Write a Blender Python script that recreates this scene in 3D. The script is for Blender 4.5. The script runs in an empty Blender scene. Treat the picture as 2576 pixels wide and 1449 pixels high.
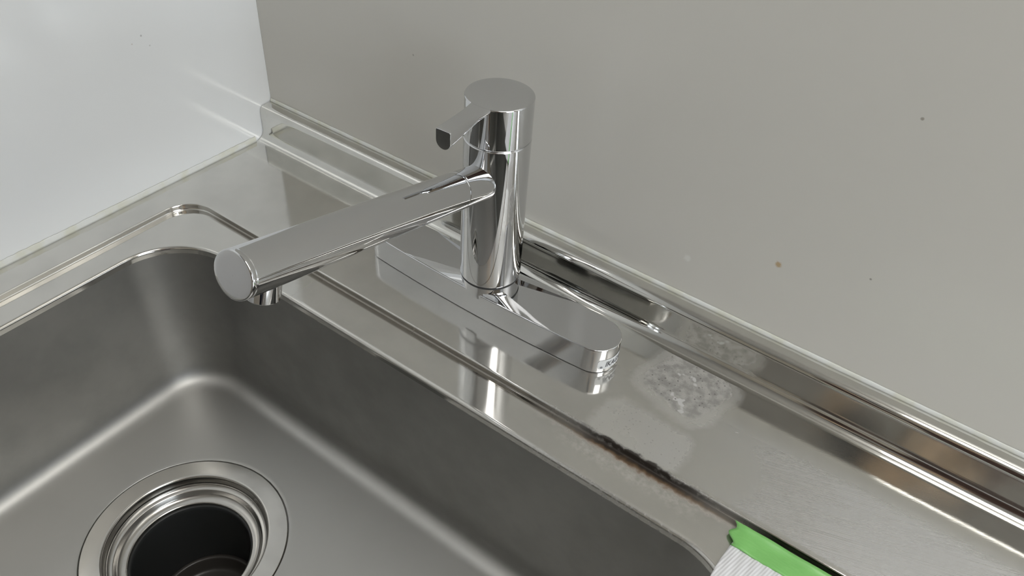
import bpy, bmesh, math, random
from mathutils import Vector, Matrix
random.seed(7)
S = bpy.context.scene
COL = S.collection

# ------------------------------------------------------------------ camera
R = ((0.8104, -0.4212, 0.4072), (0.5827, 0.5069, -0.6353), (0.0612, 0.7521, 0.6562))
CP = Vector((0.59864, -0.46010, 0.43095))
RM = Matrix(R)
q = RM.to_quaternion(); q.normalize()
cd = bpy.data.cameras.new('camera'); cam = bpy.data.objects.new('camera', cd); COL.objects.link(cam)
cam.location = CP; cam.rotation_mode = 'QUATERNION'; cam.rotation_quaternion = q
cd.sensor_fit = 'HORIZONTAL'; cd.sensor_width = 36.0
cd.lens = 2000.245 / 2576 * 36.0
cd.clip_start = 0.003; cd.clip_end = 50
S.camera = cam
S.view_settings.view_transform = 'Standard'
S.view_settings.look = 'None'
S.view_settings.gamma = 1.0
S.view_settings.use_curve_mapping = False
S.view_settings.exposure = 0.0

# ------------------------------------------------------------------ world and lamp strengths
wd = bpy.data.worlds.new('world'); S.world = wd; wd.use_nodes = True
bg = wd.node_tree.nodes['Background']; bg.inputs[0].default_value = (.75, .82, 1, 1); bg.inputs[1].default_value = 0.1
LAMP = 6.9           # emission of the ceiling fluorescent diffuser
WIN = 7.2            # daylight through the window in the right wall

# ------------------------------------------------------------------ helpers
def tag(o, label=None, cat=None, group=None, kind=None):
    if label: o['label'] = label
    if cat: o['category'] = cat
    if group: o['group'] = group
    if kind: o['kind'] = kind
    return o

def empty(name, loc, rz=0):
    o = bpy.data.objects.new(name, None); COL.objects.link(o)
    o.location = loc; o.rotation_euler = (0, 0, rz); o.empty_display_size = .02
    return o

def mesh_obj(name, bm, mat, parent=None, smooth=True, wn=False, recalc=True):
    if recalc: bmesh.ops.recalc_face_normals(bm, faces=bm.faces[:])
    me = bpy.data.meshes.new(name); bm.to_mesh(me); bm.free()
    for p in me.polygons: p.use_smooth = smooth
    o = bpy.data.objects.new(name, me); COL.objects.link(o)
    for m in (mat if isinstance(mat, (list, tuple)) else [mat]): me.materials.append(m)
    if parent is not None: o.parent = parent
    if wn:
        w = o.modifiers.new('wn', 'WEIGHTED_NORMAL'); w.weight = 80; w.keep_sharp = True
    return o

def sharp_by_angle(o, deg=35):
    me = o.data; bm = bmesh.new(); bm.from_mesh(me)
    for e in bm.edges:
        if len(e.link_faces) == 2 and e.calc_face_angle() > math.radians(deg): e.smooth = False
    bm.to_mesh(me); bm.free()
    return o

def box(bm, x0, x1, y0, y1, z0, z1):
    v = [bm.verts.new(c) for c in ((x0,y0,z0),(x1,y0,z0),(x1,y1,z0),(x0,y1,z0),(x0,y0,z1),(x1,y0,z1),(x1,y1,z1),(x0,y1,z1))]
    for f in ((0,3,2,1),(4,5,6,7),(0,1,5,4),(1,2,6,5),(2,3,7,6),(3,0,4,7)): bm.faces.new([v[i] for i in f])
    return v

def bevel_all(bm, w, seg=2, ang=30):
    es = [e for e in bm.edges if len(e.link_faces) == 2 and e.calc_face_angle() > math.radians(ang)]
    bmesh.ops.bevel(bm, geom=es, offset=w, segments=seg, affect='EDGES', profile=.5)

def lathe(bm, prof, n=96, M=None, cap0=False, cap1=False):
    """prof: (r, z) list, spun round z; M maps to the local frame"""
    M = M or Matrix.Identity(4)
    rings = []
    for r, z in prof:
        rings.append([bm.verts.new(M @ Vector((r*math.cos(2*math.pi*i/n), r*math.sin(2*math.pi*i/n), z))) for i in range(n)])
    for a, b in zip(rings, rings[1:]):
        for i in range(n): bm.faces.new((a[i], a[(i+1) % n], b[(i+1) % n], b[i]))
    if cap0: bm.faces.new(rings[0])
    if cap1: bm.faces.new(rings[-1])
    return rings

def arc(cx, cz, r, a0, a1, n):
    return [(cx + r*math.cos(math.radians(a0+(a1-a0)*i/n)), cz + r*math.sin(math.radians(a0+(a1-a0)*i/n))) for i in range(n+1)]

def rrect(x0, x1, y0, y1, r, z, nc=20, ns=24):
    pts = []
    cs = ((x1-r, y1-r, 0), (x0+r, y1-r, 90), (x0+r, y0+r, 180), (x1-r, y0+r, 270))
    for k, (cx, cy, a) in enumerate(cs):
        c = [(cx + r*math.cos(math.radians(a+90*i/nc)), cy + r*math.sin(math.radians(a+90*i/nc))) for i in range(nc+1)]
        pts += c
        nx, ny, na = cs[(k+1) % 4]
        e = (nx + r*math.cos(math.radians(na)), ny + r*math.sin(math.radians(na)))
        s = c[-1]
        for i in range(1, ns): pts.append((s[0]+(e[0]-s[0])*i/ns, s[1]+(e[1]-s[1])*i/ns))
    return [(x, y, z) for x, y in pts]

def loft(bm, loops, close_last=False):
    L = [[bm.verts.new(p) for p in l] for l in loops]
    n = len(L[0])
    for a, b in zip(L, L[1:]):
        for i in range(n): bm.faces.new((a[i], a[(i+1) % n], b[(i+1) % n], b[i]))
    if close_last: bm.faces.new(L[-1])
    return L

# ------------------------------------------------------------------ materials
class NT:
    def __init__(s, name):
        s.m = bpy.data.materials.new(name); s.m.use_nodes = True
        s.t = s.m.node_tree; s.b = s.t.nodes['Principled BSDF']
    def n(s, ty, **kw):
        o = s.t.nodes.new(ty)
        for k, v in kw.items():
            if k.startswith('i_'):
                key = k[2:]; o.inputs[int(key) if key.isdigit() else key].default_value = v
            else: setattr(o, k, v)
        return o
    def l(s, a, b): s.t.links.new(a, b)
    def val(s, x, sock):
        if isinstance(x, (int, float)): sock.default_value = x
        elif isinstance(x, (tuple, list)): sock.default_value = x
        else: s.l(x, sock)
    def math(s, op, a, b=0.0, c=None, clamp=False):
        o = s.n('ShaderNodeMath', operation=op, use_clamp=clamp)
        s.val(a, o.inputs[0]); s.val(b, o.inputs[1])
        if c is not None: s.val(c, o.inputs[2])
        return o.outputs[0]
    def mix(s, f, a, b):
        o = s.n('ShaderNodeMix', data_type='RGBA')
        s.val(f, o.inputs[0]); s.val(a, o.inputs[6]); s.val(b, o.inputs[7]); return o.outputs[2]
    def mixf(s, f, a, b):
        o = s.n('ShaderNodeMix', data_type='FLOAT')
        s.val(f, o.inputs[0]); s.val(a, o.inputs[2]); s.val(b, o.inputs[3]); return o.outputs[0]
    def obj(s): return s.n('ShaderNodeTexCoord').outputs['Object']
    def mapped(s, vec, scale=(1,1,1), rot=(0,0,0)):
        q_ = s.n('ShaderNodeMapping'); q_.inputs['Rotation'].default_value = rot; s.l(vec, q_.inputs[0])
        o = s.n('ShaderNodeMapping'); o.inputs['Scale'].default_value = scale
        s.l(q_.outputs[0], o.inputs[0]); return o.outputs[0]
    def noise(s, vec, scale, detail=3, rough=.5):
        o = s.n('ShaderNodeTexNoise'); o.inputs['Scale'].default_value = scale
        o.inputs['Detail'].default_value = detail; o.inputs['Roughness'].default_value = rough
        s.l(vec, o.inputs['Vector']); return o.outputs['Fac']
    def ramp(s, v, a, b, lo=0.0, hi=1.0):
        o = s.n('ShaderNodeMapRange', interpolation_type='SMOOTHSTEP')
        s.val(v, o.inputs[0]); o.inputs[1].default_value = a; o.inputs[2].default_value = b
        o.inputs[3].default_value = lo; o.inputs[4].default_value = hi; return o.outputs[0]
    def bump(s, h, strength, dist):
        o = s.n('ShaderNodeBump'); o.inputs['Strength'].default_value = strength; o.inputs['Distance'].default_value = dist
        s.l(h, o.inputs['Height']); s.l(o.outputs[0], s.b.inputs['Normal'])

def simple(name, col, rough=.5, metal=0.0, spec=.5, coat=0.0):
    a = NT(name); a.b.inputs['Base Color'].default_value = (*col, 1)
    a.b.inputs['Roughness'].default_value = rough; a.b.inputs['Metallic'].default_value = metal
    a.b.inputs['Specular IOR Level'].default_value = spec
    if coat: a.b.inputs['Coat Weight'].default_value = coat
    return a.m

def wall_mat(name, col, rough, spots=()):
    a = NT(name); P = a.obj()
    n1 = a.noise(P, 3.0, 3); n2 = a.noise(P, 420, 2)
    c = a.mix(.5, (*col, 1), (*col, 1))
    for (x, y, z, r, sc) in spots:
        d = a.n('ShaderNodeVectorMath', operation='DISTANCE'); a.l(P, d.inputs[0]); d.inputs[1].default_value = (x, y, z)
        dd = a.math('ADD', d.outputs['Value'], a.math('MULTIPLY', a.math('SUBTRACT', a.noise(P, 300, 2), .5), r*.9))
        m = a.ramp(dd, r, r*.35)
        c = a.mix(a.math('MULTIPLY', m, .75), c, (*sc, 1))
    a.l(c, a.b.inputs['Base Color'])
    a.b.inputs['Roughness'].default_value = rough
    a.b.inputs['Specular IOR Level'].default_value = .5
    a.bump(n2, .04, .0003)
    return a.m

BEIGE = (.61, .595, .55)
M_back = wall_mat('back wall panel', BEIGE, .27, ((.518, 0, .097, .0032, (.42,.27,.10)), (.564, 0, .226, .0014, (.25,.22,.18)),
        (.19, 0, .144, .0012, (.3,.28,.25)), (.455, 0, .0697, .004, (.70,.70,.66)), (.575, 0, .115, .0012, (.2,.18,.16))))
M_left = wall_mat('left wall panel', (.80,.815,.82), .12, ((0, -.1185, .1402, .0012, (.35,.35,.34)), (0, -.113, .130, .0009, (.5,.5,.48)), (0, -.128, .136, .0009, (.55,.5,.45))))
M_room = simple('room wallpaper', (.52,.47,.39), .8)
M_ceil = simple('ceiling paint', (.50,.48,.45), .9)
M_floor = simple('floor vinyl', (.16,.10,.06), .4)
M_caulk = None

def caulk_mat():
    a = NT('yellowed silicone'); P = a.obj(); n = a.noise(P, 60, 3)
    a.l(a.mix(a.ramp(n, .4, .65), (.72,.73,.71,1), (.66,.66,.58,1)), a.b.inputs['Base Color'])
    a.b.inputs['Roughness'].default_value = .45; a.bump(n, .4, .001); return a.m
M_caulk = caulk_mat()

def steel_mat(name, base, r_lo, r_hi, worktop=False, haze=0.0, floor_z=None):
    a = NT(name); P = a.obj()
    sep = a.n('ShaderNodeSeparateXYZ'); a.l(P, sep.inputs[0]); X, Y, Z = sep.outputs
    smud = a.noise(P, 22, 4, .6)
    hair = a.noise(a.mapped(P, (5, 1900, 60), (0, 0, math.radians(-18))), 1.0, 3)
    fine = a.noise(P, 900, 2)
    rough = a.mixf(a.ramp(smud, .35, .7), r_lo, r_hi)
    col = a.mix(a.ramp(smud, .3, .75), (*base, 1), (*[k*.9 for k in base], 1))
    metal = None
    bh = a.math('MULTIPLY', hair, .25)
    if floor_z is not None:      # bowl floor duller than the walls; lamp light painted in as paler colour
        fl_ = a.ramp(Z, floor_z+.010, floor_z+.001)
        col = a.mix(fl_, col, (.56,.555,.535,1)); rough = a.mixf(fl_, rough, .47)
    if worktop:
        # scoured, brushed right half of the worktop
        br = a.math('MULTIPLY', a.math('MULTIPLY', a.ramp(a.math('ADD', X, a.math('MULTIPLY', a.math('SUBTRACT', smud, .5), .15)), .46, .66),
                    a.ramp(Y, -.046, -.066)), a.ramp(Y, -.1262, -.1235))
        rough = a.mixf(br, rough, a.mixf(a.ramp(hair, .35, .65), .26, .42))
        bh = a.math('ADD', bh, a.math('MULTIPLY', a.math('MULTIPLY', br, hair), .35))
        col = a.mix(a.math('MULTIPLY', br, .6), col, (.80,.81,.84,1))  # glare on the brushed area painted in as a paler, bluish colour
        def patch(cx, cy, hx, hy, r, rot):
            c, s_ = math.cos(rot), math.sin(rot)
            dx = a.math('SUBTRACT', X, cx); dy = a.math('SUBTRACT', Y, cy)
            u = a.math('ADD', a.math('MULTIPLY', dx, c), a.math('MULTIPLY', dy, s_))
            v = a.math('SUBTRACT', a.math('MULTIPLY', dy, c), a.math('MULTIPLY', dx, s_))
            qx = a.math('MAXIMUM', a.math('SUBTRACT', a.math('ABSOLUTE', u), hx-r), 0.0)
            qy = a.math('MAXIMUM', a.math('SUBTRACT', a.math('ABSOLUTE', v), hy-r), 0.0)
            d = a.math('SUBTRACT', a.math('SQRT', a.math('ADD', a.math('MULTIPLY', qx, qx), a.math('MULTIPLY', qy, qy))), r)
            d = a.math('ADD', d, a.math('MULTIPLY', a.math('SUBTRACT', a.noise(P, 90, 4), .5), .007))
            d = a.math('ADD', d, a.math('MULTIPLY', a.math('SUBTRACT', a.noise(P, 260, 3), .5), .004))
            return d
        d1 = patch(.4945, -.0480, .0330, .0315, .017, -.25)
        d2 = patch(.4890, -.1115, .0340, .0215, .012, -.05)
        m1 = a.ramp(d1, .0022, -.0022); m2 = a.ramp(d2, .0045, -.0050)
        # milky rim round the rear patch
        rim = a.math('MULTIPLY', a.ramp(d1, .0060, .0020), .45)
        ol = a.math('MULTIPLY', m1, a.ramp(d1, -.007, -.0015))
        stain = a.math('MAXIMUM', a.math('MULTIPLY', a.ramp(d1, -.0025, -.0085), .80), a.math('MAXIMUM', a.math('MULTIPLY', m2, .36), a.math('MULTIPLY', a.ramp(d1, .0060, -.0030), .34)))
        m1 = a.ramp(d1, -.0035, -.0075)
        pit = a.noise(P, 330, 2); pit2 = a.noise(P, 150, 3); flake = a.noise(P, 85, 2)
        vo = a.n('ShaderNodeTexVoronoi'); vo.inputs['Scale'].default_value = 330; a.l(P, vo.inputs['Vector'])
        vs = a.n('ShaderNodeSeparateColor'); a.l(vo.outputs['Color'], vs.inputs[0])
        pits = a.math('MULTIPLY', a.ramp(a.math('ADD', vo.outputs['Distance'], a.math('MULTIPLY', pit, .12)), .32, .22), a.ramp(vs.outputs[0], .45, .5)); smallp = a.ramp(a.noise(P, 800, 2), .58, .70)
        flk = a.math('MULTIPLY', a.ramp(flake, .63, .67), m1)
        sc = a.mix(a.ramp(pit2, .35, .65), (.21,.205,.19,1), (.38,.37,.35,1))
        sc = a.mix(a.math('MULTIPLY', smallp, .65), sc, (.16,.15,.14,1))
        sc = a.mix(a.math('MULTIPLY', flk, .8), sc, (.62,.62,.62,1))
        sc = a.mix(a.math('MULTIPLY', pits, .9), sc, (.05,.045,.04,1))
        sc = a.mix(a.math('SUBTRACT', 1.0, m1), sc, a.mix(a.math('MULTIPLY', smallp, .35), a.mix(a.math('MULTIPLY', pits, a.math('MULTIPLY', m2, .8)), (.43,.425,.40,1), (.07,.065,.06,1)), (.22,.21,.20,1)))
        # rust and grime gathered along the step
        gx = a.math('MULTIPLY', a.ramp(X, .40, .475), a.ramp(X, .60, .54))
        yn = a.math('ADD', Y, a.math('MULTIPLY', a.math('SUBTRACT', a.noise(P, 160, 4), .5), .008))
        gy = a.math('MULTIPLY', a.ramp(yn, -.1385, -.1325), a.ramp(yn, -.1255, -.1285))
        gr = a.math('MULTIPLY', gx, gy)
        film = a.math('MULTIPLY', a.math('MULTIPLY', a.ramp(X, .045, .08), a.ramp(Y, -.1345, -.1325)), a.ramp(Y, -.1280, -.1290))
        gcore = a.math('MULTIPLY', a.math('MULTIPLY', a.ramp(X, .43, .475), a.ramp(X, .565, .52)), gy)
        lime = a.math('MULTIPLY', a.math('MULTIPLY', a.ramp(X, .43, .47), a.ramp(X, .56, .53)),
                      a.math('MULTIPLY', a.ramp(yn, -.1500, -.1400), a.ramp(yn, -.1340, -.1375)))
        lime = a.math('MULTIPLY', lime, a.ramp(a.noise(P, 260, 4), .30, .80))
        col = a.mix(a.math('MULTIPLY', lime, .4), col, (.50,.47,.41,1))
        col = a.mix(stain, col, sc)
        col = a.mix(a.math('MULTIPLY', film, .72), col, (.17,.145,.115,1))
        gc = a.mix(a.ramp(yn, -.1345, -.1300), (.16,.095,.045,1), (.018,.012,.008,1))
        col = a.mix(a.math('MULTIPLY', gr, a.mixf(gcore, .65, .98)), col, gc)
        # specks on the bowl lip
        le = a.math('MULTIPLY', a.ramp(Y, -.1600, -.1620), a.math('MULTIPLY', a.ramp(X, .42, .45), a.ramp(X, .57, .53)))
        spk = a.math('MULTIPLY', a.math('MULTIPLY', le, .7), a.ramp(a.noise(P, 520, 3), .56, .64))
        col = a.mix(a.math('MULTIPLY', spk, .8), col, (.06,.05,.04,1))
        # faint white residue dots
        dirt = a.math('MAXIMUM', a.math('MAXIMUM', stain, a.math('MULTIPLY', gr, .9)), a.math('MAXIMUM', a.math('MULTIPLY', lime, .4), spk))
        metal = a.math('SUBTRACT', 1.0, a.math('MULTIPLY', dirt, .92))
        rough = a.mixf(dirt, rough, .62)
        bh = a.math('ADD', bh, a.math('MULTIPLY', dirt, a.math('ADD', .2, a.math('MULTIPLY', pit, 2.5))))
    a.l(col, a.b.inputs['Base Color']); a.l(rough, a.b.inputs['Roughness'])
    if metal is None: a.b.inputs['Metallic'].default_value = 1
    else: a.l(metal, a.b.inputs['Metallic'])
    a.bump(bh, .10 if worktop else .03, .0004)
    if haze > 0:      # fine scuffing: part of the surface scatters widely
        b2 = a.n('ShaderNodeBsdfPrincipled'); b2.inputs['Roughness'].default_value = .52
        for k in ('Base Color', 'Metallic', 'Normal'):
            if a.b.inputs[k].is_linked: a.l(a.b.inputs[k].links[0].from_socket, b2.inputs[k])
            else: b2.inputs[k].default_value = a.b.inputs[k].default_value
        mx = a.n('ShaderNodeMixShader'); mx.inputs[0].default_value = haze
        if worktop:   # scoured by use in front of the polished strip along the upstand
            a.l(a.math('MULTIPLY', a.math('MULTIPLY', a.math('MULTIPLY', a.ramp(X, .08, .26, .35, 1.0), a.ramp(Y, -.040, -.075, .25, 1.0)), a.mixf(a.math('MULTIPLY', a.ramp(X, .26, .40), a.math('MULTIPLY', a.ramp(Y, -.1262, -.1275), a.ramp(Y, -.1350, -.1325))), 1.0, .1)), haze), mx.inputs[0])
        a.l(a.b.outputs[0], mx.inputs[1]); a.l(b2.outputs[0], mx.inputs[2])
        a.l(mx.outputs[0], a.t.nodes['Material Output'].inputs['Surface'])
    return a.m

M_top = steel_mat('worktop stainless steel', (.70,.688,.655), .05, .11, True, .32)
M_splash = steel_mat('upstand stainless steel', (.73,.722,.69), .07, .12)
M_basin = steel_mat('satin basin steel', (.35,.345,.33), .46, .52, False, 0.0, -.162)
M_flange = steel_mat('drain ring steel', (.62,.605,.575), .20, .28)
M_chrome = simple('polished chrome', (.66,.665,.675), .035, 1.0)
M_chrome_top = simple('chrome cap', (.64,.64,.645), .06, 1.0)
M_rubber = simple('dark drain rubber', (.028,.03,.03), .42)
M_rubber2 = simple('dark grey trap plastic', (.05,.045,.04), .35)
M_seam = simple('seam shadow gap', (.03,.03,.03), .6)
M_white = simple('white enamel', (.8,.8,.8), .4)

# ------------------------------------------------------------------ setting: the room
HF, HC, RX, FY = -.85, 1.52, 2.9, -2.7
def slab(name, b, mat):
    bm = bmesh.new(); box(bm, *b); o = mesh_obj(name, bm, mat, smooth=False); tag(o, kind='structure'); return o
slab('wall_back', (0, RX, .0003, .08, HF, HC), M_back)
slab('wall_left', (-.08, -.0003, FY, .08, HF, HC), M_left)
slab('floor', (-.08, RX+.08, FY-.08, .08, HF-.06, HF), M_floor)
slab('ceiling', (-.08, RX+.08, FY-.08, .08, HC, HC+.06), M_ceil)
slab('wall_front', (-.08, RX+.08, FY-.08, FY, HF, HC), M_room)
# right wall with a window
WY0, WYB, WZ0, WZ1 = -1.75, -.45, .15, 1.20
bm = bmesh.new()
for b in ((RX, RX+.08, FY, WY0, HF, HC), (RX, RX+.08, WYB, .08, HF, HC), (RX, RX+.08, WY0, WYB, HF, WZ0), (RX, RX+.08, WY0, WYB, WZ1, HC)): box(bm, *b)
tag(mesh_obj('wall_right', bm, M_room, smooth=False), kind='structure')
bm = bmesh.new(); wm = (WY0+WYB)/2
for b in ((RX-.01, RX+.06, WY0, WY0+.045, WZ0, WZ1), (RX-.01, RX+.06, WYB-.045, WYB, WZ0, WZ1), (RX-.01, RX+.06, WY0+.045, WYB-.045, WZ0, WZ0+.045),
          (RX-.01, RX+.06, WY0+.045, WYB-.045, WZ1-.045, WZ1), (RX, RX+.05, wm-.02, wm+.02, WZ0+.045, WZ1-.045)): box(bm, *b)
tag(mesh_obj('window_1', bm, simple('window frame', (.35,.33,.3), .5), smooth=False), kind='structure')
pn = NT('daylit frosted pane'); pn.b.inputs['Emission Color'].default_value = (.84, .92, 1, 1); pn.b.inputs['Emission Strength'].default_value = WIN
bm = bmesh.new(); box(bm, RX+.02, RX+.026, WY0+.045, WYB-.045, WZ0+.045, WZ1-.045); wf = [o_ for o_ in COL.objects if o_.name == 'window_1'][0]
mesh_obj('window_pane', bm, pn.m, wf, smooth=False)

# ceiling fluorescent lamp
lamp = tag(empty('ceiling_lamp', (1.34, -.50, HC)), 'wide white ceiling lamp panel above the kitchen counter, outside the frame', 'lamp')
bm = bmesh.new(); box(bm, -.64, .64, -.30, .30, -.025, 0); bevel_all(bm, .005)
mesh_obj('lamp_housing', bm, M_white, lamp)
em = NT('lit fluorescent diffuser'); em.b.inputs['Emission Color'].default_value = (1, .985, .95, 1); em.b.inputs['Emission Strength'].default_value = LAMP
bm = bmesh.new(); box(bm, -.61, .61, -.27, .27, -.070, -.025); bevel_all(bm, .02, 4)
mesh_obj('lamp_diffuser', bm, em.m, lamp)

# ------------------------------------------------------------------ stainless sink worktop
sink = tag(empty('kitchen_sink', (0, 0, 0)), 'stainless steel sink worktop with upstand, stepped rim and deep rectangular bowl', 'sink')
GX0, GX1, GY0, GY1, GR = .0310, 1.05, -.575, -.1285, .028
SX0, SX1, SY0, SY1, SR = .0585, .6030, -.560, -.1625, .056
ZF = -.0055
WY1 = -.0262
bm = bmesh.new()
loops = []
def L(dx, z, base='g', r=None):
    if base == 'g': loops.append(rrect(GX0+dx, GX1-dx, GY0+dx, GY1-dx, GR-dx if r is None else r, z))
    else: loops.append(rrect(SX0+dx, SX1-dx, SY0+dx, SY1-dx, SR-dx if r is None else r, z))
X1W = 1.9
loops.append(rrect(.0006, X1W, -.640, WY1, .0004, -.04))
loops.append(rrect(.0006, X1W, -.640, WY1, .0004, 0))
loops.append(rrect(.0016, X1W-.001, -.639, WY1-.0010, .0004, 0))
L(-.0020, 0)
for k in range(6):
    t = math.radians(18*k); L(-.0012+.0012*math.sin(t), -.0012*(1-math.cos(t)))
for k in range(7):
    t = math.radians(15*k); L(.0013*(1-math.cos(t)), ZF+.0013-.0013*math.sin(t))
L(.0024, ZF)
L(-.0050, ZF, 's'); L(-.0035, ZF, 's')
for k in range(9):
    t = math.radians(90*k/8); L(-.0030+.0030*math.sin(t), ZF-.0030*(1-math.cos(t)), 's')
L(.0002, -.012, 's')
loops_top = loops; loops = []
loft(bm, loops_top)
worktop = mesh_obj('worktop', bm, M_top, sink, wn=True); sharp_by_angle(worktop, 60)
# bowl
ZB = -.162; FR = .018
loops = []
L(.0002, -.012, 's'); L(.0006, -.02, 's'); 
L(.0040, ZB+FR+.002, 's')
for k in range(11):
    t = math.radians(9*k); L(.0041+FR*(1-math.cos(t)), ZB+FR*(1-math.sin(t)), 's')
L(.0041+FR+.002, ZB, 's')
DX, DY, DR = .2096, -.3091, .0797
# ring aligned with the rounded rectangle's points
base = loops[-1]
def ringpts(r, z):
    out = []
    for (x, y, _) in base:
        a = math.atan2(y-DY, x-DX); out.append((DX+r*math.cos(a), DY+r*math.sin(a), z))
    return out
mid = [((x*.5+rx*.5), (y*.5+ry*.5), ZB) for (x, y, _), (rx, ry, _) in zip(base, ringpts(DR+.02, ZB))]
loops.append(mid); loops.append(ringpts(DR+.004, ZB)); loops.append(ringpts(DR+.0012, ZB)); loops.append(ringpts(DR+.0006, ZB-.0006)); loops.append(ringpts(DR+.0006, ZB-.003))
bm = bmesh.new(); loft(bm, loops)
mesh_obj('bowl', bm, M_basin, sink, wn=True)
# upstand
prof = [(0, .0350), (-.004, .0350), (-.0085, .0350)]
prof += [(x, z) for x, z in arc(-.0089, .0350-.0065, .0065, 90, 180, 14)]
prof += [(-.0154, .0275), (-.0154, .0105)]
prof += [(x, z) for x, z in arc(-.0154-.0100, .0100, .0100, 0, -90, 14)]
prof += [(-.0256, 0), (-.0262, 0)]
bm = bmesh.new(); xs = [.0006, .004] + [.02+.04*i for i in range(47)]
cols = [[bm.verts.new((x, y, z)) for y, z in prof] for x in xs]
for a, b in zip(cols, cols[1:]):
    for i in range(len(prof)-1): bm.faces.new((a[i], b[i], b[i+1], a[i+1]))
# closed left end and back so that it is a solid bar
for c in (cols[0], cols[-1]):
    bm.faces.new(c + [bm.verts.new((c[0].co.x, 0, 0))])
sharp_by_angle(mesh_obj('upstand', bm, M_splash, sink, wn=True), 60)
# drain
dr = empty('drain', (0, 0, 0)); dr.parent = sink
DRAIN = Matrix.Translation((DX, DY, 0))
bm = bmesh.new()
p = [(DR, ZB-.003), (DR, ZB-.0004), (DR-.0006, ZB)]
p += [(.0665, ZB), (.0655, ZB)] + arc(.0655, ZB-.0022, .0022, 90, 180, 6)
p += [(.0629, ZB-.006)] + [(.0629-.0045*(1-math.cos(math.radians(90*k/6))), ZB-.0070-.0045*math.sin(math.radians(90*k/6))) for k in range(7)]
p += [(.0575, ZB-.0118), (.0560, ZB-.0150), (.0540, ZB-.0172), (.0505, ZB-.0175)] + arc(.0500, ZB-.0190, .0015, 90, 180, 5) + [(.0485, ZB-.024)]
dobj = []
lathe(bm, p, 128, DRAIN)
mesh_obj('drain_flange', bm, M_flange, dr, wn=True)
bm = bmesh.new(); lathe(bm, [(.0487, ZB-.0215), (.0470, ZB-.0215), (.0466, ZB-.026), (.0466, ZB-.125), (.0440, ZB-.128), (.0440, ZB-.150), (.034, ZB-.157)], 96, DRAIN)
lathe(bm, [(.034, ZB-.157), (0.0001, ZB-.159)], 96, DRAIN)
mesh_obj('drain_body', bm, M_rubber, dr, wn=True)
bm = bmesh.new(); lathe(bm, [(.0465, ZB-.098), (.0440, ZB-.096), (.0415, ZB-.098), (.0405, ZB-.107), (.036, ZB-.111), (.0001, ZB-.111)], 96, DRAIN)
mesh_obj('trap_bowl', bm, M_rubber2, dr, wn=True)

# silicone beads
bm = bmesh.new()
n = 90
def bead(bm, path, r, up, side, ku=1.0):
    rows = []
    for p_ in path:
        rr = r*(.94+.12*random.random())
        rows.append([bm.verts.new(Vector(p_)+Vector(up)*rr*ku*math.sin(a)+Vector(side)*rr*math.cos(a)) for a in [math.pi/2*k/5 for k in range(6)]] + [bm.verts.new(Vector(p_))])
    m = len(rows[0])
    for a, b in zip(rows, rows[1:]):
        for i in range(m): bm.faces.new((a[i], b[i], b[(i+1) % m], a[(i+1) % m]))
bead(bm, [(.001+1.88*i/240, 0, .0350) for i in range(241)], .0014, (0,0,1), (0,-1,0), 2.4)
tag(mesh_obj('trim_1', bm, M_caulk), kind='structure')
bm = bmesh.new(); bead(bm, [(0, -.026-.61*i/160, 0) for i in range(161)], .0016, (0,0,1), (1,0,0), 3.6)
tag(mesh_obj('trim_2', bm, M_caulk), kind='structure')

# ------------------------------------------------------------------ faucet
FX, FYY = .32465, -.0665
fa = tag(empty('kitchen_faucet', (FX, FYY, 0)), 'chrome single-lever mixer tap on long deck plate beside the sink bowl', 'tap')
RB = .02366; Z0, Z1, Z2 = .0321, .1826, .1519
# deck plate
def plate_out(n=28):
    pts = []
    HL, RE = .1180, .0185
    xs = HL-RE
    def w(x): return .0222-(.0222-RE)*(x/xs)**2
    for i in range(n+1): x = -xs+2*xs*i/n; pts.append((x, -w(x)))
    for i in range(1, 20): a = -90+180*i/20; pts.append((xs+RE*math.cos(math.radians(a)), RE*math.sin(math.radians(a))))
    for i in range(n+1): x = xs-2*xs*i/n; pts.append((x, w(x)))
    for i in range(1, 20): a = 90+180*i/20; pts.append((-xs+RE*math.cos(math.radians(a)), RE*math.sin(math.radians(a))))
    return pts
PO = plate_out(); PT = .0234
bm = bmesh.new()
def off(pts, d):
    out = []
    n = len(pts)
    for i, (x, y) in enumerate(pts):
        a = Vector(pts[i-1]); b = Vector(pts[(i+1) % n]); t = (b-a).normalized(); nn = Vector((-t.y, t.x)); out.append((x+nn.x*d, y+nn.y*d))
    return out
lp = [[(x, y, .0004) for x, y in off(PO, .0006)], [(x, y, .0010) for x, y in PO], [(x, y, PT-.0010) for x, y in PO]]
for k in range(1, 5):
    t = math.radians(22.5*k); lp.append([(x, y, PT-.0008+.0008*math.sin(t)) for x, y in off(PO, .0008*(1-math.cos(t)))])
lp.append([(x, y, PT) for x, y in off(PO, .0020)])
loft(bm, lp, True)
plate = mesh_obj('deck_plate', bm, M_chrome, fa, wn=True)
# rubber gasket line under the plate
bm = bmesh.new(); loft(bm, [[(x, y, .0003) for x, y in off(PO, .0012)], [(x, y, .0008) for x, y in off(PO, .0012)]], True)
mesh_obj('gasket', bm, M_seam, plate)
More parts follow.
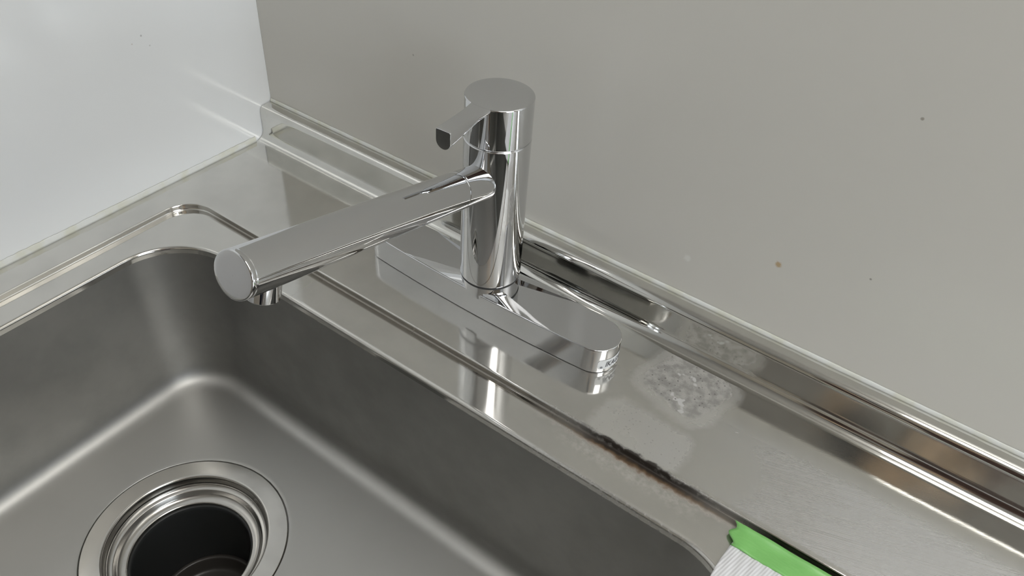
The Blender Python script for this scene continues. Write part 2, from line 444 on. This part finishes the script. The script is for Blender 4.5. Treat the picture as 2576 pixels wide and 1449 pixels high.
# collar blending into the plate with four shallow facets
bm = bmesh.new()
RC = .0226
lathe(bm, [(RC+.0004, .019), (RC+.0004, Z0-.0012), (RC+.0001, Z0-.0005)], 128)
zc = PT+.0030
for sx in (1, -1):
    for sy in (1, -1):
        ci = bm.verts.new((sx*.0715, sy*.0196, PT+.0001))
        front = [bm.verts.new((sx*xx, sy*(.0222-(.0037)*(xx/.0995)**2-.0012), PT+.0001)) for xx in (.0005, .012, .024, .036, .048, .060)]
        ar = [bm.verts.new((sx*RC*math.sin(math.radians(t)), sy*RC*math.cos(math.radians(t)), zc if t > 20 else PT+.0002+(zc-PT)*.5)) for t in (10, 21, 31, 42, 53, 64)]
        for i in range(5): bm.faces.new((front[i], front[i+1], ar[i+1], ar[i]))
        bm.faces.new((front[5], ci, ar[5]))
        low = bm.verts.new((ar[5].co.x, ar[5].co.y, PT-.0002))
        bm.faces.new((ci, ar[5], low))
o = mesh_obj('collar', bm, M_chrome, fa); sharp_by_angle(o, 20)
bm = bmesh.new(); lathe(bm, [(RB-.0006, Z0-.002), (RB-.0008, Z0+.001)], 96)
mesh_obj('seam_ring', bm, M_seam, fa)

# body with spout neck, united and softened
AZ = -1.51179; SEL = .27214
EC = Vector((.33825, -.29669, .18254)) - Vector((FX, FYY, 0)); SRD = .01295
nd = Vector((math.cos(AZ)*math.cos(SEL), math.sin(AZ)*math.cos(SEL), math.sin(SEL)))
LEN = math.hypot(EC.x, EC.y)/math.cos(SEL)
P0 = EC - nd*LEN
up = nd.cross(Vector((0,0,1))).cross(nd).normalized(); sd = nd.cross(up)
def frame(o_, x_, y_, z_): return Matrix(((x_.x, y_.x, z_.x, o_.x), (x_.y, y_.y, z_.y, o_.y), (x_.z, y_.z, z_.z, o_.z), (0,0,0,1)))
MS = frame(P0, sd, up, nd)
def tmp(bm):
    bmesh.ops.recalc_face_normals(bm, faces=bm.faces[:])
    me = bpy.data.meshes.new('t'); bm.to_mesh(me); bm.free(); o_ = bpy.data.objects.new('t', me); COL.objects.link(o_); return o_
bm = bmesh.new(); lathe(bm, [(RB-.0008, Z0-.0002), (RB-.0001, Z0+.0004), (RB, Z0+.0010)] + [(RB, Z0+.001+(Z2-Z0-.0022)*i/12) for i in range(1, 13)] + [(RB-.0001, Z2-.0006), (RB-.0007, Z2-.0002)], 96, None, True, True)
A = tmp(bm)
NECK = .052
bm = bmesh.new(); lathe(bm, [(SRD, .002), (SRD, NECK-.0003), (SRD-.0005, NECK)], 72, MS, True, True)
B = tmp(bm)
md = A.modifiers.new('b', 'BOOLEAN'); md.operation = 'UNION'; md.object = B; md.solver = 'EXACT'
dg = bpy.context.evaluated_depsgraph_get(); dg.update()
me = bpy.data.meshes.new_from_object(A.evaluated_get(dg)); 
bpy.data.objects.remove(A); bpy.data.objects.remove(B)
bm = bmesh.new(); bm.from_mesh(me)
bmesh.ops.remove_doubles(bm, verts=bm.verts[:], dist=1e-6)
# intersection loop: concave edges near the neck root
es = [e for e in bm.edges if len(e.link_faces) == 2 and e.calc_face_angle() > math.radians(25)
      and abs(math.hypot(*((e.verts[0].co.x+e.verts[1].co.x)/2, (e.verts[0].co.y+e.verts[1].co.y)/2))-RB) < .0006
      and Z0+.004 < e.verts[0].co.z < Z2-.004]
try: bmesh.ops.bevel(bm, geom=es, offset=.0022, segments=5, affect='EDGES', profile=.5, clamp_overlap=True)
except Exception as ex: print('bevel', ex)
body = mesh_obj('body', bm, M_chrome, fa, wn=True); sharp_by_angle(body, 50)

# spout tube, end cap and nozzle
bm = bmesh.new(); lathe(bm, [(SRD-.0006, NECK-.001), (SRD-.0004, NECK+.0001), (SRD, NECK+.0005), (SRD, LEN*.6), (SRD, LEN-.0038), (SRD-.0002, LEN-.0034), (SRD-.0002, LEN-.0028)], 96, MS)
spout = mesh_obj('spout', bm, M_chrome, fa, wn=True)
bm = bmesh.new(); lathe(bm, [(SRD-.0003, LEN-.0032), (SRD, LEN-.0026), (SRD, LEN-.0008), (SRD-.0003, LEN-.0002), (SRD-.0010, LEN), (SRD-.003, LEN), (.0001, LEN)], 96, MS)
mesh_obj('end_cap', bm, M_chrome, spout, wn=True)
NP = EC - nd*.0205 ; dn = -up
MN = frame(NP, sd, nd, dn)
bm = bmesh.new(); lathe(bm, [(.0088, .004), (.0088, .0185), (.0084, .0190), (.0078, .0192), (.0074, .0190), (.0070, .0165), (.0001, .0165)], 64, MN)
mesh_obj('aerator', bm, M_chrome, spout, wn=True)

# lever cap with its handle
cap = None
bm = bmesh.new(); lathe(bm, [(RB-.0010, Z2-.0004), (RB-.0002, Z2+.0004), (RB, Z2+.0010), (RB, Z1-.0010)] + [(RB-.0010+.0010*math.cos(math.radians(t)), Z1-.0010+.0010*math.sin(math.radians(t))) for t in (30, 60, 90)] + [(RB-.003, Z1), (.0001, Z1)], 128)
cap = mesh_obj('lever_cap', bm, M_chrome, fa, wn=True)
bm = bmesh.new()
LA = math.radians(-88.3); ld_ = Vector((math.cos(LA), math.sin(LA), 0)); ls = Vector((-ld_.y, ld_.x, 0))
secs = [(.004, .0088, .0045), (.020, .0085, .0050), (.026, .0074, .0062), (.032, .0066, .0078), (.040, .0062, .0098), (.050, .0060, .0118), (.0600, .0058, .0135), (.0612, .0055, .0130)]
rows = []
for s_, w_, t_ in secs:
    zt = Z1 - .0001 if s_ < .0605 else Z1-.0006
    pr = [(-w_+.0006, 0), (w_-.0006, 0), (w_, -.0006)]
    hs = max(t_-w_*1.0, .0012)
    pr.append((w_, -hs))
    for k in range(1, 12): a = math.pi*k/12; pr.append((w_*math.cos(a), -hs-(t_-hs)*math.sin(a)))
    pr += [(-w_, -hs), (-w_, -.0006)]
    rows.append([bm.verts.new(ld_*s_ + ls*x + Vector((0, 0, zt+z))) for x, z in pr])
m = len(rows[0])
for a, b in zip(rows, rows[1:]):
    for i in range(m): bm.faces.new((a[i], b[i], b[(i+1) % m], a[(i+1) % m]))
bm.faces.new(rows[0]); bm.faces.new(rows[-1])
lever = mesh_obj('lever_handle', bm, M_chrome, cap, wn=True); sharp_by_angle(lever, 48)
bm = bmesh.new(); lathe(bm, [(RB-.0009, Z2-.0012), (RB-.0011, Z2+.0012)], 96)
mesh_obj('seam_ring', bm, M_seam, fa)

# round-the-corner sticker on the right end of the deck plate
M_stk = simple('white sticker paper', (.72,.73,.73), .5); M_ink = simple('sticker ink', (.07,.07,.08), .6); M_dot = simple('grey sticker dot', (.25,.25,.27), .6)
def onend(u, z, d=0.0):
    """u: arc length (m) from the start of the sticker, going round the end anticlockwise seen from above"""
    RE = .0185+d; a = math.radians(-52)+u/.0185
    return Vector((.0995+RE*math.cos(a), RE*math.sin(a), z))
def strip(bm, u0, u1, z0, z1, d, rnd=0.0, n=24):
    vs = []
    for i in range(n+1):
        u = u0+(u1-u0)*i/n
        e = min(u-u0, u1-u)
        k = 0 if e >= rnd or rnd == 0 else rnd-math.sqrt(max(rnd*rnd-(rnd-e)**2, 0))
        vs.append((bm.verts.new(onend(u, z0+k, d)), bm.verts.new(onend(u, z1-k, d))))
    for a, b in zip(vs, vs[1:]): bm.faces.new((a[0], b[0], b[1], a[1]))
bm = bmesh.new(); strip(bm, 0, .0300, .0040, .0135, .00015, .0022)
stk = mesh_obj('sticker', bm, M_stk, plate, recalc=False)
bm = bmesh.new(); c0 = bm.verts.new(onend(.0030, .0062, .00028)); rg = [bm.verts.new(onend(.0030+.0011*math.cos(a), .0062+.0011*math.sin(a), .00028)) for a in [2*math.pi*i/20 for i in range(20)]]
for i in range(20): bm.faces.new((c0, rg[i], rg[(i+1) % 20]))
mesh_obj('sticker_dot', bm, M_dot, stk, recalc=False)
tc = bpy.data.curves.new('t', 'FONT'); tc.body = 'IKAGAKU'; tc.size = .0064; tc.resolution_u = 3; tc.shear = .25; tc.offset = .00012
to = bpy.data.objects.new('t', tc); COL.objects.link(to)
dg = bpy.context.evaluated_depsgraph_get(); dg.update()
tm = bpy.data.meshes.new_from_object(to.evaluated_get(dg)); bpy.data.objects.remove(to)
bm = bmesh.new(); bm.from_mesh(tm); bmesh.ops.triangulate(bm, faces=bm.faces[:]); bmesh.ops.subdivide_edges(bm, edges=bm.edges[:], cuts=1)
for v in bm.verts: v.co = onend(.0058+v.co.x*.82, .0062+v.co.y*1.15, .00028)
mesh_obj('sticker_lettering', bm, M_ink, stk, recalc=False)

# ------------------------------------------------------------------ green edged cloth on the rim
cl = NT('white ribbed cloth'); P = cl.obj()
rb = cl.n('ShaderNodeTexWave', wave_type='BANDS', bands_direction='X'); rb.inputs['Scale'].default_value = 170; rb.inputs['Distortion'].default_value = 1.2; rb.inputs['Detail'].default_value = 2
cl.l(cl.mapped(P, (1, .06, 1), (0, 0, math.radians(14))), rb.inputs['Vector'])
cl.l(cl.mix(rb.outputs['Fac'], (.68,.68,.70,1), (.76,.76,.78,1)), cl.b.inputs['Base Color']); cl.b.inputs['Roughness'].default_value = .6
cl.bump(rb.outputs['Fac'], .3, .0006)
gt = NT('green tape'); P = gt.obj(); gn = gt.noise(gt.mapped(P, (160, 700, 1)), 1, 3)
gt.l(gt.mix(gn, (.19,.50,.13,1), (.25,.58,.18,1)), gt.b.inputs['Base Color']); gt.b.inputs['Roughness'].default_value = .3; gt.bump(gn, .25, .0004)
pk = tag(empty('cleaning_cloth', (.60, -.1425, ZF)), 'white ribbed cloth with bright green taped edge lying on the sink rim', 'cloth')
def sheet(name, mat, fn, nu, nv, th, parent):
    bm = bmesh.new(); g = [[bm.verts.new(fn(i/nu, j/nv)) for j in range(nv+1)] for i in range(nu+1)]
    for i in range(nu):
        for j in range(nv): bm.faces.new((g[i][j], g[i+1][j], g[i+1][j+1], g[i][j+1]))
    o_ = mesh_obj(name, bm, mat, parent); s_ = o_.modifiers.new('solid', 'SOLIDIFY'); s_.thickness = th; s_.offset = 0
    return o_
def zprof(y):      # height of the cloth over the rim, y world
    if y > -.1365: return .0020 + (y+.1365)*.45
    return .0020
def wob(x, y): return .00035*math.sin(x*210+1)*math.cos(y*300)
def fband(u, v):
    x = -.0300+.22*u; ye = -.1325-.0002*math.sin(u*40); yb = -.1495
    xl = x + (1-u)*.0022*math.sin(v*9)*(1 if u < .02 else 0)
    y = ye+(yb-ye)*v
    return Vector((xl + v*.0040*(1-u), y+.1425, zprof(y)+.0009+wob(x, y)+.0006*math.exp(-((x+.022)/.004)**2)))
band = sheet('green_edging', gt.m, fband, 90, 10, .0008, pk)
def fsheet(u, v):
    y = -.1440-.075*v
    xl = -.0245-.0045*math.sin(min(v*2.2, 1)*1.5)+ .006*v
    x = xl+(.185-xl)*u
    return Vector((x, y+.1425, zprof(y)+.0002+wob(x, y)+.00025*math.sin(x*900+y*30)))
sheet('ribbed_sheet', cl.m, fsheet, 160, 30, .0007, pk)

# ------------------------------------------------------------------ the photographer, seen only mirrored in the steel
def cw(x, y, z): return CP + RM @ Vector((x, y, z))
M_cam = simple('black camera plastic', (.012,.012,.013), .6); M_glass = simple('lens glass', (.01,.01,.02), .05); M_skin = simple('skin', (.78,.58,.40), .5)
M_knit = simple('brown knit', (.11,.065,.055), .9); M_jean = simple('dark trousers', (.03,.035,.05), .8); M_hair = simple('black hair', (.015,.012,.01), .5)
M_eye = simple('eye white', (.8,.8,.78), .2); M_iris = simple('dark iris', (.02,.012,.008), .2); M_lip = simple('lips', (.45,.2,.17), .5)
MC = Matrix.Translation(CP) @ RM.to_4x4()
cm = tag(empty('compact_camera', MC @ Vector((0, -.03, .03))), 'black compact camera held over the sink, seen mirrored in the upstand', 'camera')
MCi = Matrix.Translation(-cm.location) @ MC
def camobj(name, bm, mat, wn=False, par=None):
    bmesh.ops.transform(bm, matrix=MCi, verts=bm.verts[:]); return mesh_obj(name, bm, mat, cm if par is None else par, smooth=wn, wn=wn)
bm = bmesh.new(); box(bm, -.036, .068, -.031, .031, .020, .046); bevel_all(bm, .004, 3); camobj('camera_body', bm, M_cam)
bm = bmesh.new(); lathe(bm, [(.027, .022), (.027, .012), (.0225, .0115), (.0225, .003), (.019, .002), (.019, .004)], 48); camobj('lens_barrel', bm, M_cam, True)
bm = bmesh.new(); lathe(bm, [(.019, .004), (.012, .0055), (.0001, .006)], 48); camobj('lens_glass', bm, M_glass, True)
bm = bmesh.new(); lathe(bm, [(.006, .0), (.006, .004), (.005, .0045), (.0001, .0045)], 24, Matrix.Translation((.030, .031, .033)) @ Matrix.Rotation(-math.pi/2, 4, 'X')); camobj('shutter_button', bm, M_cam, True)

fwd = Vector((-.50, .866, 0)); rt = Vector((.866, .50, 0)); UPV = Vector((0, 0, 1))
base = Vector((.86, -.96, HF))
def bp(r, f, z): return base + rt*r + fwd*f + UPV*z
hL = cw(-.060, -.006, .046); hR = cw(.062, -.004, .048)
def skin_mesh(name, J, E, mat, parent, root=0, sub=2):
    me = bpy.data.meshes.new(name); me.from_pydata([tuple(j[0]-base) for j in J], E, [])
    o_ = bpy.data.objects.new(name, me); COL.objects.link(o_)
    sk = o_.modifiers.new('skin', 'SKIN'); sk.use_smooth_shade = True
    for i, j in enumerate(J):
        r_ = j[1]; me.skin_vertices[0].data[i].radius = r_ if isinstance(r_, tuple) else (r_, r_)
        me.skin_vertices[0].data[i].use_root = (i == root)
    ss = o_.modifiers.new('sub', 'SUBSURF'); ss.levels = sub; ss.render_levels = sub
    dg = bpy.context.evaluated_depsgraph_get(); dg.update()
    m2 = bpy.data.meshes.new_from_object(o_.evaluated_get(dg)); bpy.data.objects.remove(o_)
    m2.name = name; r2 = bpy.data.objects.new(name, m2); COL.objects.link(r2); m2.materials.clear(); m2.materials.append(mat)
    for p_ in m2.polygons: p_.use_smooth = True
    r2.parent = parent; return r2
pe = tag(empty('person', base), 'person in brown sweater leaning in with a camera, seen mirrored in the steel', 'person')
J = []; Eg = []
def j(p_, r_, par=None):
    J.append((p_, r_)); k = len(J)-1
    if par is not None: Eg.append((par, k))
    return k
def mirror_hand(side, wrist, hand, par):
    sx = 1 if side == 'R' else -1
    pal = j(cw(sx*.074+.016, -.012, .052), (.024, .013), par)
    # fingers wrap the front edge of the camera, thumb on its back
    for k, (yy, ln) in enumerate(((.018, .9), (.003, 1.0), (-.012, .95), (-.026, .75))):
        a = j(cw(sx*.0665+.016, yy, .040), .0082, pal)
        b = j(cw(sx*.0640+.016, yy, .018), .0078, a)
        c = j(cw(sx*(.060-.012*ln)+.016, yy*.95, .0125), .0070, b)
        j(cw(sx*(.060-.026*ln)+.016, yy*.9, .0125), .0060, c)
    a = j(cw(sx*.066+.016, -.024, .060), .0100, pal); b = j(cw(sx*.050+.016, -.012, .058), .0088, a); j(cw(sx*.034+.016, .000, .0555), .0072, b)
pel = j(bp(0, 0, .90), (.125, .088)); sp = j(bp(0, .01, 1.08), (.100, .078), pel); ch = j(bp(0, .03, 1.26), (.135, .098), sp)
nk0 = j(bp(0, .06, 1.385), (.075, .065), ch); nk = j(bp(0, .085, 1.45), .052, nk0); hd = j(bp(0, .115, 1.53), .060, nk)
for side, sx, hp in (('R', 1, hR), ('L', -1, hL)):
    sh = j(bp(sx*.175, .035, 1.345), .058, ch)
    el = j(bp(sx*.235, .17, 1.08), .043, sh)
    wr_ = cw(sx*.088+.016, -.045, .075); w1 = j(bp(sx*.235, .17, 1.08).lerp(wr_, .5), .037, el); wr = j(wr_, (.027, .021), w1)
    mirror_hand(side, wr_, hp, wr)
for sx in (1, -1):
    hi = j(bp(sx*.095, 0, .82), .095, pel); kn = j(bp(sx*.11, .02, .46), .062, hi); an = j(bp(sx*.12, -.01, .09), .042, kn); toe = j(bp(sx*.13, .13, .035), (.045, .03), an)
skin_mesh('body', J, Eg, M_skin, pe, 0, 2)
# sweater and trousers just outside the body
J = []; Eg = []
pel = j(bp(0, 0, .74), (.172, .126)); sp = j(bp(0, .01, 1.08), (.145, .113), pel); ch = j(bp(0, .03, 1.26), (.170, .128), sp); j(bp(0, .055, 1.375), (.092, .082), ch)
for sx in (1, -1):
    sh = j(bp(sx*.175, .035, 1.345), .072, ch); el = j(bp(sx*.235, .17, 1.08), .058, sh); wr_ = cw(sx*.088+.016, -.045, .075); e_ = bp(sx*.235, .17, 1.08)
    m_ = j(e_.lerp(wr_, .5), .049, el); j(e_.lerp(wr_, .90), .037, m_)
skin_mesh('sweater', J, Eg, M_knit, pe, 0, 2)
J = []; Eg = []
pel = j(bp(0, 0, .90), (.168, .118))
for sx in (1, -1):
    hi = j(bp(sx*.095, 0, .80), .108, pel); kn = j(bp(sx*.11, .02, .46), .078, hi); j(bp(sx*.12, -.01, .11), .062, kn)
skin_mesh('trousers', J, Eg, M_jean, pe, 0, 2)
# head: one shaped mesh with brow, nose, chin and ears, tilted down towards the sink
HM = Matrix.Translation(bp(0, .140, 1.572)-base) @ Matrix(((rt.x, fwd.x, 0, 0), (rt.y, fwd.y, 0, 0), (0, 0, 1, 0), (0, 0, 0, 1))) @ Matrix.Rotation(math.radians(-28), 4, 'X')
def gau(d, s_): return math.exp(-(d/s_)**2)
bm = bmesh.new(); bmesh.ops.create_uvsphere(bm, u_segments=64, v_segments=44, radius=1)
for v in bm.verts:
    x, y, z = v.co; X, Y, Z = x*.074, y*.094, z*.118
    if z < -.2: X *= 1-.30*(-z-.2); Y = Y*(1-.18*(-z-.2)) + .010*(-z-.2)
    if y > 0:
        Y += .024*gau(X, .011)*gau(Z+.020, .020) + .008*gau(X, .010)*gau(Z-.005, .030)
        Y += .006*gau(X, .022)*gau(Z+.062, .010) + .006*gau(X, .02)*gau(Z+.092, .014) + .005*gau(Z-.022, .012)*gau(abs(X)-.030, .022)
        Y -= .010*gau(abs(X)-.030, .013)*gau(Z-.002, .011)
    X += math.copysign(.016, X)*gau(Y+.004, .012)*gau(Z+.008, .022)*(1 if abs(X) > .05 else 0)
    v.co = HM @ Vector((X, Y, Z))
head = mesh_obj('head', bm, M_skin, pe)
for sx in (1, -1):
    bm = bmesh.new(); bmesh.ops.create_uvsphere(bm, u_segments=20, v_segments=14, radius=.0115); bmesh.ops.transform(bm, matrix=HM @ Matrix.Translation((sx*.030, .0765, .001)), verts=bm.verts[:]); ey = mesh_obj('eye', bm, M_eye, head)
    bm = bmesh.new(); bmesh.ops.create_uvsphere(bm, u_segments=16, v_segments=10, radius=.0058); bmesh.ops.transform(bm, matrix=HM @ Matrix.Translation((sx*.030, .0828, .000)), verts=bm.verts[:]); mesh_obj('iris', bm, M_iris, ey)
bm = bmesh.new(); bmesh.ops.create_uvsphere(bm, u_segments=24, v_segments=12, radius=1)
for v in bm.verts: v.co = HM @ Vector((v.co.x*.022, .0865+v.co.y*.006, -.062+v.co.z*.006))
mesh_obj('mouth', bm, M_lip, head)
bm = bmesh.new(); bmesh.ops.create_uvsphere(bm, u_segments=48, v_segments=32, radius=1)
for v in bm.verts:
    x, y, z = v.co; k = 1+.02*math.sin(14*math.atan2(y, x))
    Y = y*.106*k-.008; Z = z*.128*k+.006; X = x*.086*k
    if y > .15 and Z < .060: Y = min(Y, .030) if Z > -.02 else min(Y, 0)
    if Z < -.075: Z = -.075
    v.co = HM @ Vector((X, Y, Z))
mesh_obj('hair', bm, M_hair, pe)
